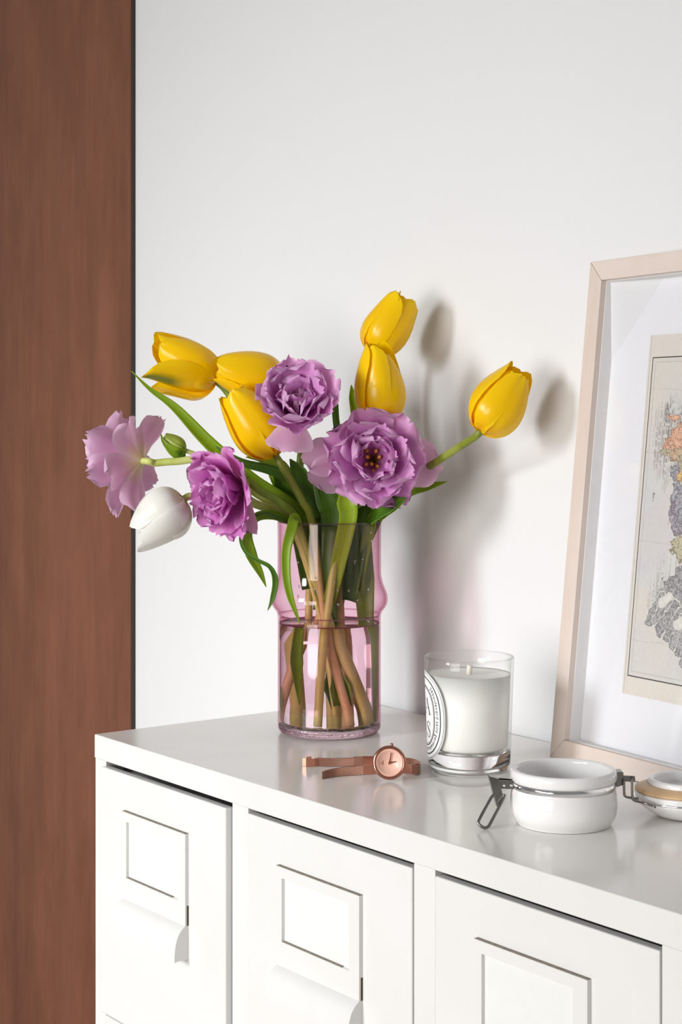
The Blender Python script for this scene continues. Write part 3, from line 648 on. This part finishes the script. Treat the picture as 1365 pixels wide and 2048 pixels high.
# green bud
bd = thing('tulip_bud', 'small closed green tulip bud at the left, above the pale stem', 'flower bud', inside(.006, -.004, .014))
bB = at(369, 900, 1.712); bT = at(332, 877, 1.71); stem(bd, [inside(.006, -.004, .014), inside(-.006, .0, .1), inside(-.038, .002, .205), at(505, 985, 1.70), at(425, 922, 1.712), at(392, 909, 1.712), bB], .0026, M_stemp)
Mb = frame_for(bT-bB, .3)
for k in range(6):
    me = tulip_petal('bud_petal', .0245, .0088, M_bud, 1.05, .50, 0, k+3); place_petal(me, bd, bB, Mb, k*math.pi/3, 0, 'bud_petal')
leaf([at(372, 905, 1.708), at(352, 905, 1.703), at(335, 892, 1.702), at(326, 880, 1.703), at(322, 868, 1.704)], [.008, .011, .006, .003, .0008], M_leaf, bd, Vector((.3, -1, -.4)))
leaf([at(372, 896, 1.712), at(362, 908, 1.705), at(345, 902, 1.703)], [.004, .008, .001], M_leafd, bd, Vector((0, -1, -.5)))

# leaves (each belongs to the tulip whose stem it grows from)
mm = lambda *w: [x/1000 for x in w]
leaf([inside(-.025, .02, .17), at(600, 1030, 1.70), at(500, 958, 1.71), at(420, 888, 1.715), at(350, 815, 1.72), at(300, 778, 1.722), at(263, 742, 1.722)], mm(10, 13, 15, 15.5, 12, 7, 3.5, .6), M_leaf, Y1, Vector((.25, -1, .25)), fold=.3)
leaf([inside(-.005, -.01, .16), at(645, 1030, 1.69), at(605, 968, 1.69), at(550, 940, 1.685), at(490, 925, 1.68), at(455, 908, 1.68), at(430, 892, 1.68)], mm(14, 18, 17, 13, 10, 7, .6), M_leafd, Y3, Vector((0, -.8, -.6)), fold=.5)
leaf([at(600, 985, 1.70), at(560, 935, 1.70), at(525, 918, 1.70), at(492, 914, 1.70)], mm(10, 16, 9, 1), M_leaf, Y2, Vector((0, -1, .5)))
leaf([inside(-.008, .0, .12), at(668, 1050, 1.68), at(660, 1000, 1.675), at(640, 945, 1.675), at(612, 905, 1.68)], mm(16, 25, 27, 20, 1), M_leafd, L3, Vector((-.25, -1, .1)), fold=.45)
leaf([inside(.004, .006, .12), at(690, 1050, 1.692), at(678, 1000, 1.69), at(650, 935, 1.69), at(630, 880, 1.69)], mm(18, 28, 30, 22, 2), M_leaf, L3, Vector((.35, -1, .1)), fold=.4)
leaf([inside(.0, -.02, .13), at(694, 1050, 1.655), at(694, 1005, 1.652), at(690, 960, 1.66)], mm(12, 17, 20, 4), M_leafl, L4, Vector((.1, -1, .1)), fold=.35)
leaf([inside(-.02, .02, .14), at(600, 1045, 1.71), at(578, 1000, 1.715), at(565, 965, 1.715), at(548, 948, 1.71)], mm(16, 24, 27, 22, 3), M_leafd, Y2, Vector((.3, -1, -.3)), fold=.4)
leaf([at(640, 1040, 1.685), at(618, 985, 1.68), at(598, 945, 1.68), at(580, 918, 1.68)], mm(14, 22, 18, 1), M_leafd, Y3, Vector((-.5, -1, .2)), fold=.4)
leaf([at(575, 1010, 1.72), at(556, 975, 1.72), at(543, 948, 1.72), at(535, 925, 1.72)], mm(5, 7, 6, 1), M_leafl, Y2, Vector((0, -1, 0)))
leaf([inside(.02, .0, .13), at(725, 1050, 1.68), at(748, 1028, 1.665), at(782, 1010, 1.65), at(813, 996, 1.64)], mm(14, 22, 24, 19, 1), M_leafd, Y4, Vector((-.2, -1, .55)), fold=.35)
leaf([inside(.028, .004, .14), at(742, 1050, 1.672), at(770, 1028, 1.658), at(792, 1014, 1.648), at(811, 1001, 1.64)], mm(8, 14, 16, 12, 1), M_leaf, Y4, Vector((-.1, -1, .9)), fold=.3)
leaf([inside(.03, .012, .17), at(765, 1018, 1.71), at(815, 985, 1.705), at(858, 973, 1.695), at(896, 963, 1.685)], mm(8, 14, 13, 9, .5), M_leaf, Y6, Vector((-.1, -1, .5)), fold=.25)
leaf([at(580, 1042, 1.675), at(545, 1030, 1.66), at(512, 1035, 1.652), at(492, 1065, 1.648), at(502, 1108, 1.646), at(522, 1148, 1.648), at(533, 1174, 1.65)], mm(8, 9, 9, 13, 12, 6, .6), M_leaf, L2, Vector((.5, -1, .0)), fold=.3)
leaf([at(590, 1046, 1.672), at(556, 1035, 1.655), at(528, 1027, 1.648), at(500, 1040, 1.643), at(482, 1072, 1.640), at(490, 1102, 1.638), at(515, 1120, 1.636), at(540, 1134, 1.635), at(551, 1160, 1.636), at(546, 1195, 1.637), at(536, 1221, 1.638)], mm(5, 4, 3, 3, 3, 3, 3.5, 4, 6, 5, .5), M_leafd, L2, Vector((.2, -1, .3)), fold=.3)
leaf([inside(-.030, -.022, .205), at(590, 1036, 1.640), at(583, 1060, 1.632), at(573, 1102, 1.630), at(573, 1150, 1.627), at(580, 1190, 1.624), at(591, 1222, 1.624), at(601, 1249, 1.628)], mm(8, 10, 10, 9, 8, 6.5, 4, .5), M_leaf, W1, Vector((.1, -1, .15)), fold=.3)
leaf([at(690, 905, 1.72), at(674, 855, 1.712), at(669, 800, 1.705), at(666, 770, 1.70), at(656, 745, 1.698)], mm(6, 8, 8, 6, 1), M_leafd, L3, Vector((.6, -1, 0)), fold=.4)
leaf([at(722, 880, 1.70), at(712, 830, 1.70), at(706, 795, 1.70), at(703, 770, 1.70)], mm(6, 10, 8, 1), M_leaf, Y5, Vector((.2, -1, 0)))
leaf([at(650, 950, 1.69), at(625, 905, 1.685), at(618, 885, 1.683), at(612, 865, 1.682)], mm(8, 10, 8, 1), M_leafl, L4, Vector((.2, -1, .2)))
# leaf sheaths and blades standing in the water
leaf([inside(-.024, -.012, .030), inside(-.027, -.008, .07), inside(-.024, -.006, .105)], mm(1, 13, 8), M_leaf, Y2, Vector((.3, -1, 0)))
leaf([inside(-.040, .0, .045), inside(-.043, -.002, .028), inside(-.043, .0, .016)], mm(2, 10, 4), M_leaf, Y6, Vector((0, -1, 0)))
leaf([inside(.012, -.012, .030), inside(.010, -.016, .048), inside(.004, -.014, .07)], mm(16, 18, 2), M_leaf, Y4, Vector((-.2, -1, .2)), fold=.7)
leaf([inside(.004, .01, .02), inside(.003, .008, .045), inside(.0, .008, .066)], mm(3, 16, 2), M_leafd, L3, Vector((.2, -1, 0)))
leaf([inside(.036, .008, .014), inside(.038, .006, .05), inside(.037, .008, .10), inside(.035, .012, .15), inside(.033, .012, .205)], mm(8, 12, 14, 20, 16), M_leaf, Y5, Vector((.1, -1, 0)))
leaf([inside(.006, -.01, .10), inside(.0, -.018, .15), inside(.002, -.016, .205)], mm(5, 18, 18), M_leafd, L4, Vector((-.3, -1, 0)))

# ------------------------------------------------------------------ candle
CC = at(939, 1535, EYE*F/(1535-YH)); CC.z = 0
cd = thing('candle', 'white candle in clear glass with an oval black-printed label', 'candle', CC)
HC = .0998
def CR(z): return .0365+.0037*z/HC
op = [(0, .0004), (.030, .0004), (.0345, .0010), (.0362, .0030), (CR(.006), .006), (CR(.03), .03), (CR(.06), .06), (CR(.09), .09), (CR(HC-.0016), HC-.0016), (CR(HC)-.0006, HC-.0003), (CR(HC)-.0014, HC), (CR(HC)-.0023, HC-.0006)]
ip = [(CR(.09)-.0025, .09), (CR(.05)-.0025, .05), (CR(.02)-.0025, .022), (CR(.018)-.0040, .0185), (CR(.017)-.008, .0168), (0, .0164)]
bz = .0160
part('glass', *lathe([(CR(bz), bz)]+[q for q in op if q[1] > bz]+[(CR(.09)-.0025, .09), (CR(.05)-.0025, .05), (CR(bz)-.0025, bz)], CC, 96), M_cwall, cd)
part('glass_base', *lathe([q for q in op if q[1] < bz]+[(CR(bz), bz), (CR(bz)-.003, bz+.0006), (0, bz+.0006)], CC, 96), M_cglass, cd)
rm = CR(HC)-.0013; part('rim', *tube([CC+Vector((rm*math.cos(a), rm*math.sin(a), HC-.0006)) for a in [2*math.pi*k/96 for k in range(97)]], .0009, 8, False), M_cwall, cd)
wz = .0845
part('wax', *lathe([(0, .0172), (CR(.02)-.007, .0176), (CR(.022)-.0031, .0205), (CR(.05)-.0028, .05), (CR(wz)-.0028, wz), (CR(wz)-.004, wz-.0012), (.012, wz-.0016), (0, wz-.001)], CC, 96), M_wax, cd)
part('wick', *tube([CC+Vector((0, 0, wz-.002)), CC+Vector((.0004, 0, wz+.005)), CC+Vector((.0010, 0, wz+.0070))], .0026, 8), M_wick, cd)
# label wrapped round the glass
toc = math.atan2(-CC.y, -CC.x); LA = toc-math.radians(83); LZ = .0478; LAX, LBX = .0335, .0394
def cyl(a, b, off):
    z = LZ+b; r = CR(z)+off; th_ = LA+a/.0382
    return CC+Vector((r*math.cos(th_), r*math.sin(th_), z))
def sell(t, ax, bx, e=2.35):
    c, s = math.cos(t), math.sin(t); return ax*math.copysign(abs(c)**(2/e), c), bx*math.copysign(abs(s)**(2/e), s)
nl = 96; V = [cyl(0, 0, .00025)]; Fc = []
for q in range(1, 11):
    for k in range(nl):
        a, b = sell(2*math.pi*k/nl, LAX*q/10, LBX*q/10); V.append(cyl(a, b, .00025))
for k in range(nl):
    k2 = (k+1) % nl; Fc.append((0, 1+k, 1+k2))
    for q in range(9): Fc.append((1+q*nl+k, 1+(q+1)*nl+k, 1+(q+1)*nl+k2, 1+q*nl+k2))
lab = part('label', V, Fc, M_paper, cd); sm = lab.modifiers.new('thickness', 'SOLIDIFY'); sm.thickness = .00012
PR = .00042; ink = []
def ringband(i0, i1):
    V = []; Fc = []
    for k in range(160):
        t = 2*math.pi*k/160
        for i in (i0, i1): V.append(cyl(*sell(t, LAX-i, LBX-i), PR))
    for k in range(160):
        k2 = (k+1) % 160; Fc.append((2*k, 2*k2, 2*k2+1, 2*k+1))
    ink.append((V, Fc))
for i0, i1 in ((.0014, .0017), (.0048, .0058), (.0126, .0135), (.0142, .0145)): ringband(i0, i1)
_tc = {}
def glyph(ch):
    if ch in _tc: return _tc[ch]
    cu = bpy.data.curves.new('t', 'FONT'); cu.body = ch; cu.size = 1; cu.resolution_u = 3
    ob = bpy.data.objects.new('t', cu); COL.objects.link(ob); dg = bpy.context.evaluated_depsgraph_get(); dg.update()
    me = bpy.data.meshes.new_from_object(ob.evaluated_get(dg)); V = [(v.co.x, v.co.y) for v in me.vertices]; Fc = [tuple(p.vertices) for p in me.polygons]
    bpy.data.objects.remove(ob); bpy.data.meshes.remove(me)
    wdt = (max(x for x, y in V) if V else .25); _tc[ch] = (V, Fc, wdt); return _tc[ch]
def ring_text(txt, inset, size, t0):
    # arc-length walk, clockwise as read from outside, letters upright towards the rim
    n = 2000; pts = [sell(t0-2*math.pi*k/n, LAX-inset, LBX-inset) for k in range(n+1)]
    S = [0]
    for p, q in zip(pts, pts[1:]): S.append(S[-1]+math.hypot(q[0]-p[0], q[1]-p[1]))
    s = 0
    for ch in txt:
        if ch == ' ': s += size*.30; continue
        Vg, Fg, wd = glyph(ch); adv = wd*size+size*.07; m = s+adv/2
        k = min(range(n), key=lambda i: abs(S[i]-m)); k = max(1, min(n-1, k)); p = pts[k]; d = (pts[k+1][0]-pts[k-1][0], pts[k+1][1]-pts[k-1][1]); l = math.hypot(*d); tx, ty = d[0]/l, d[1]/l
        nx, ny = -ty, tx                       # outward for a clockwise path
        ink.append(([cyl(p[0]+tx*((x+.12*y)*size-wd*size/2)+nx*y*size*1.05, p[1]+ty*((x+.12*y)*size-wd*size/2)+ny*y*size*1.05, PR) for x, y in Vg], Fg)); s += adv
    return s
ring_text('34boulevard saint germain paris 5e  diptyque', .0108, .0052, math.radians(58))
def stroke(pts, ws, ox, oy, sc):
    V = []; Fc = []
    for i, (x, y) in enumerate(pts):
        a = pts[max(i-1, 0)]; b = pts[min(i+1, len(pts)-1)]; dx, dy = b[0]-a[0], b[1]-a[1]; l = math.hypot(dx, dy); w_ = ws[i] if isinstance(ws, list) else ws
        for s in (-1, 1): V.append(cyl(ox+(x-dy/l*w_*s/2)*sc, oy+(y+dx/l*w_*s/2)*sc, PR))
    for i in range(len(pts)-1): Fc.append((2*i, 2*i+1, 2*i+3, 2*i+2))
    ink.append((V, Fc))
def curve2(P, n=6): return [(p.x, p.y) for p in spline([Vector((x, y, 0)) for x, y in P], n)]
def letter(ch, ox, oy, sc):
    t, k = .035, .12
    S = lambda p, w_: stroke(p, w_, ox, oy, sc)
    if ch == 'A': S([(.05, 0), (.42, 1)], t); S([(.40, 1), (.80, 0)], k); S([(.18, .36), (.66, .36)], t); S([(-.06, 0), (.18, 0)], t); S([(.64, 0), (.96, 0)], t)
    if ch == 'S':
        P = curve2([(.52, .74), (.48, .93), (.28, 1.0), (.10, .90), (.08, .72), (.28, .54), (.48, .36), (.50, .14), (.30, 0), (.08, .06), (.02, .28)], 5); n = len(P)
        S(P, [t+(k-t)*math.exp(-((i/(n-1)-.5)/.2)**2) for i in range(n)]); S([(.53, .68), (.53, .97)], t); S([(.01, .32), (.01, .03)], t)
    if ch == 'B':
        S([(.12, 0), (.12, 1)], k); S([(0, 1), (.3, 1)], t); S([(0, 0), (.3, 0)], t); S([(.12, .52), (.34, .52)], t)
        S(curve2([(.3, 1), (.52, .93), (.56, .76), (.48, .58), (.3, .52)]), k*.8); S(curve2([(.3, .52), (.56, .44), (.64, .25), (.54, .06), (.3, 0)]), k*.9)
    if ch in 'IE': S([(.14, 0), (.14, 1)], k); S([(0, 0), (.28, 0)], t); S([(0, 1), (.28, 1)], t)
    if ch == 'E': S([(.14, 1), (.55, 1), (.56, .82)], t); S([(.14, .52), (.42, .52)], t); S([(.42, .62), (.42, .42)], t); S([(.14, 0), (.58, 0), (.60, .2)], t)
letter('B', -.0095, .0125, .0125); letter('A', .0012, .0020, .0142); letter('I', -.0145, -.0165, .0125); letter('E', -.0068, -.0185, .0125); letter('S', .0048, -.0185, .0140)
o = part('label_print', *join(*ink), M_ink, lab, False); o['label'] = 'black lettering and oval lines'

# ------------------------------------------------------------------ clip-top jar with its lid lying open
JC = at(1128, 1646, EYE*F/(1646-YH)); JC.z = 0; jx = Vector((1, .06, 0)).normalized(); jy = Vector((-jx.y, jx.x, 0))
def J(x, y, z): return JC+jx*x+jy*y+Vector((0, 0, z))
jar = thing('clip_top_jar', 'small open white ceramic clip-top jar with its lid lying beside', 'jar', JC)
bp = [(0, .0012), (.033, .0012), (.0350, .0002), (.0362, .0004), (.0368, .0016), (.0392, .0052), (.0408, .0095), (.0413, .015), (.0411, .021), (.0404, .0255), (.0398, .0280), (.0398, .0335), (.0404, .0343), (.0409, .0362), (.0410, .0390), (.0404, .0412), (.0394, .0422), (.0376, .0424), (.0362, .0416), (.0354, .0395),
      (.0352, .030), (.0352, .012), (.034, .0075), (.030, .0055), (0, .0050)]
part('bowl', *lathe([(p.x, p.y) for p in spline([Vector((r, z, 0)) for r, z in bp], 3)], JC, 96), M_porc, jar)
part('metal_band', *lathe([(.0399, .0284), (.0405, .0284), (.0405, .0334), (.0399, .0334)], JC, 96), M_chrome, jar)
def plate(P, th_, nrm):   # polygon plate with thickness
    n = len(P); V = [p+nrm*th_/2 for p in P]+[p-nrm*th_/2 for p in P]
    return V, [tuple(range(n)), tuple(range(2*n-1, n-1, -1))]+[(i, i+n, (i+1) % n+n, (i+1) % n) for i in range(n)]
def wire(P, r=.0009, n=8, sp=5): return tube(spline(P, sp), r, 8)
# latch at the left
part('latch_bracket', *join(plate([J(-.0375, -.004, .0335), J(-.0375, -.004, .0275), J(-.0545, -.0045, .0285), J(-.0545, -.0045, .0350)], .0012, jy),
                            plate([J(-.0375, .004, .0335), J(-.0375, .004, .0275), J(-.0545, .0045, .0285), J(-.0545, .0045, .0350)], .0012, jy),
                            boxm(Matrix.Translation(J(-.0395, 0, .0305)), (.002, .008, .006))), M_steel, jar, False, fix=True)
rv = []
for x, z in ((-.0415, .0305), (-.0472, .0305)):
    rv.append(lathe([(0, .0008), (.0009, .0006), (.0012, 0), (.0012, -.001)], J(x, -.0050, z), 12, Matrix.Rotation(math.pi/2, 3, 'X')))
part('rivets', *join(*rv), M_chrome, jar)
lv = join(plate([J(-.0585, -.0062, .0375), J(-.0512, -.0062, .0355), J(-.0478, -.0062, .0215), J(-.0505, -.0062, .0140), J(-.0540, -.0062, .0195)], .0009, jy),
          plate([J(-.0585, .0050, .0375), J(-.0512, .0050, .0355), J(-.0478, .0050, .0215), J(-.0505, .0050, .0140), J(-.0540, .0050, .0195)], .0009, jy),
          plate([J(-.0585, -.0062, .0375), J(-.0585, .0050, .0375), J(-.0512, .0050, .0355), J(-.0512, -.0062, .0355)], .0009, Vector((0, 0, 1))),
          plate([J(-.0585, -.0062, .0375), J(-.0585, .0050, .0375), J(-.0520, .0040, .0140), J(-.0520, -.0055, .0140)], .0009, jx))
part('latch_lever', *lv, M_steel, jar, False, fix=True)
part('wire_bail', *wire([J(-.0470, -.0075, .0245), J(-.0490, -.0090, .0200), J(-.0590, -.0150, .0045), J(-.0610, -.0160, .0020), J(-.0640, -.0160, .0012), J(-.0672, -.0150, .0030), J(-.0678, -.0135, .0060), J(-.0590, -.0080, .0195), J(-.0565, -.0070, .0230), J(-.0545, -.0068, .0240)], .0012), M_steel, jar)
# hinge at the right
part('hinge', *join(plate([J(.0392, -.005, .0400), J(.0455, -.005, .0395), J(.0455, -.005, .0300), J(.0392, -.005, .0280)], .0014, jy), plate([J(.0392, .005, .0400), J(.0455, .005, .0395), J(.0455, .005, .0300), J(.0392, .005, .0280)], .0014, jy),
                    boxm(Matrix.Translation(J(.0418, 0, .0395)), (.007, .011, .0012)),
                    plate([J(.0455, -.0065, .0375), J(.0540, -.0065, .0370), J(.0545, -.0065, .0345), J(.0540, -.0065, .0325), J(.0455, -.0065, .0330)], .0012, jy)), M_steel, jar, False, fix=True)
part('hinge_wire', *join(wire([J(.0455, -.0075, .034), J(.0457, -.0075, .024), J(.0468, -.0075, .0215), J(.0500, -.0072, .0205), J(.0570, -.006, .0195)], .0010),
                         wire([J(.0515, -.0085, .036), J(.0517, -.0085, .0225), J(.0528, -.0085, .0190), J(.0560, -.0085, .0178), J(.0620, -.010, .0165), J(.0680, -.016, .0150)], .0010)), M_steel, jar)
LC = at(1374, 1632, EYE*F/(1632-YH)); LC.z = 0
lidp = [(0, .0002), (.018, .0004), (.025, .0022), (.033, .0072), (.0385, .0118), (.0400, .0142), (.0396, .0165), (.0404, .0182), (.0398, .0200), (.0330, .0206), (.0305, .0212), (.0300, .0250), (.0298, .0282), (.0285, .0296), (.0262, .0297), (.0250, .0285), (.0245, .0240), (.022, .0205), (0, .0190)]
lid = part('lid', *lathe([(p.x, p.y) for p in spline([Vector((r, z, 0)) for r, z in lidp], 3)], LC, 96), M_porc, jar); lid['label'] = 'upside-down white ceramic lid with tan rubber seal'
part('rubber_seal', *lathe([(.0303, .0208), (.0385, .0204), (.0402, .0212), (.0400, .0222), (.036, .0240), (.0315, .0256), (.0302, .0258)], LC, 96), M_gasket, lid)
ring = [LC+Vector((.0402*math.cos(a), .0402*math.sin(a), .0152)) for a in [2*math.pi*k/72 for k in range(73)]]
part('lid_wire', *tube(ring, .0009, 8, False), M_chrome, lid)

# ------------------------------------------------------------------ wristwatch lying on its strap edge
WC = at(779.5, 1528.5, 1.4655); WR = .0145
WC.z = WR*math.cos(math.radians(8))+.0010
wa = Vector((-.05, -1, .14)).normalized(); wz_ = Vector((0, 0, 1)); wx = Vector((1, 0, 0)); wx = (wx-wa*wx.dot(wa)).normalized(); wy = wa.cross(wx)
WM = Matrix((wx, wy, wa)).transposed()
wt_ = thing('wristwatch', 'rose gold wristwatch with a mesh strap lying before the vase', 'watch', Vector((WC.x, WC.y, 0)))
part('case', *lathe([(0, -.0035), (.0115, -.0035), (.0135, -.002), (WR, 0), (WR, .0012), (.0139, .0024), (.0125, .0028), (.0119, .0024), (.0117, .0008), (0, .0008)], WC, 72, WM), M_rosed, wt_)
part('dial', *lathe([(0, .00085), (.0100, .00085), (.0104, .0013), (.0118, .0019), (.0118, .0009), (0, .00083)], WC, 72, WM), M_dial, wt_)
def whand(ang, l0, l1, w_, h):
    d = Vector((math.cos(ang), math.sin(ang), 0)); n = Vector((-d.y, d.x, 0))
    return plate([WC+WM @ (d*l0+n*w_*.6+Vector((0, 0, h))), WC+WM @ (d*l0-n*w_*.6+Vector((0, 0, h))), WC+WM @ (d*l1-n*w_*.35+Vector((0, 0, h))), WC+WM @ (d*l1+n*w_*.35+Vector((0, 0, h)))], .00025, wa)
part('hour_hand', *whand(math.radians(9), -.001, .0056, .0011, .0016), M_hand, wt_, False)
part('minute_hand', *whand(math.radians(79), -.0015, .0088, .0009, .0020), M_hand, wt_, False)
part('hand_pivot', *lathe([(0, .0027), (.0008, .0025), (.0010, .0012), (0, .0010)], WC, 16, WM), M_hand, wt_)
ri = tube([WC+WM @ Vector((-.0066+.0007*math.cos(a), -.0003+.0009*math.sin(a), .00095)) for a in [math.pi*.35+2*math.pi*.85*k/20 for k in range(21)]], .00012, 6)
tx = [boxm(Matrix.Translation(WC+WM @ Vector((-.0054, -.0018+.0008*k, .00095))) @ WM.to_4x4(), (.0007, .0005, .0001)) for k in range(5)]
part('dial_emblem', *join(ri, *tx), M_hand, wt_, False)
part('crown', *lathe([(0, .0016), (.0012, .0014), (.0012, -.0012), (0, -.0012)], WC+WM @ Vector((.0022, WR+.0008, -.0004)), 16, WM @ Matrix.Rotation(math.pi/2, 3, 'X')), M_rosed, wt_)
def band(P, z0, z1, th_, mat, name, parent=wt_, vs=4.0):
    """strap standing on edge: centre line P (x,y), lower/upper edge heights interpolated"""
    Q = spline([Vector((p[0], p[1], 0)) for p in P], 6); N = len(Q); V = []; Fc = []; uv = []; L = 0
    for i, q in enumerate(Q):
        T = (Q[min(i+1, N-1)]-Q[max(i-1, 0)]).normalized(); n = Vector((-T.y, T.x, 0)); t = i/(N-1)
        if i: L += (q-Q[i-1]).length
        za = z0[0]+(z0[1]-z0[0])*t; zb = z1[0]+(z1[1]-z1[0])*t
        for s, z in ((-1, za), (-1, zb), (1, zb), (1, za)): V.append(q+n*s*th_/2+Vector((0, 0, z))); uv.append((L*60, (0 if z == za else 1)))
    for i in range(N-1):
        for k in range(4): a = i*4+k; b = i*4+(k+1) % 4; Fc.append((a, b, b+4, a+4))
    Fc.append((3, 2, 1, 0)); Fc.append(tuple((N-1)*4+k for k in range(4)))
    return part(name, V, Fc, mat, parent, False, uv, fix=True)
def g2(px, py): d = EYE*F/(py-YH); p = at(px, py, d); return (p.x, p.y)
# front half: from the left lug to the rounded tip
bx = WC+WM @ Vector((-WR+.001, -.001, -.001))
band([g2(752, 1549), g2(727, 1549.5)], (.0006, .0006), (.0086, .0086), .0022, M_rose, 'end_link')
band([g2(728, 1549.5), g2(700, 1551), g2(675, 1553), g2(656, 1556), g2(646, 1558.5)], (.0004, .0002), (.0084, .0064), .0016, M_weave, 'strap')
# rear half: from the right lug, round behind the case, out to the buckle
band([g2(806, 1549), g2(822, 1549), g2(836, 1547)], (.001, .001), (.0092, .0088), .0018, M_rose, 'end_link')
band([g2(826, 1549), g2(837, 1550), g2(839.5, 1544), g2(828, 1537), g2(800, 1533), g2(752, 1532)], (.0008, .0006), (.0088, .0084), .0016, M_weave, 'strap')
band([g2(752, 1532), g2(727, 1531.5)], (.0003, .0003), (.0086, .0086), .0022, M_rose, 'end_link')
band([g2(728, 1531.5), g2(708, 1531.5)], (.0002, .0002), (.0084, .0080), .0018, M_weave, 'strap')
band([g2(709, 1531.5), g2(680, 1533), g2(655, 1533.5), g2(636, 1533)], (.0002, .0004), (.0072, .0080), .0014, M_weave, 'strap')
band([g2(637, 1533), g2(630, 1533)], (.0004, .0004), (.0076, .0076), .0022, M_rosed, 'hinge_link')
bk = band([g2(630, 1533.5), g2(623.5, 1533.5)], (.0002, .0002), (.0074, .0074), .0016, M_rose, 'buckle')
band([g2(623.5, 1533.5), g2(613.5, 1533.5)], (.0001, .0001), (.0094, .0094), .0034, M_rose, 'clasp', bk)
band([g2(613, 1532.5), g2(606, 1532)], (.0003, .0003), (.0070, .0070), .0016, M_rosed, 'clasp_hook', bk)
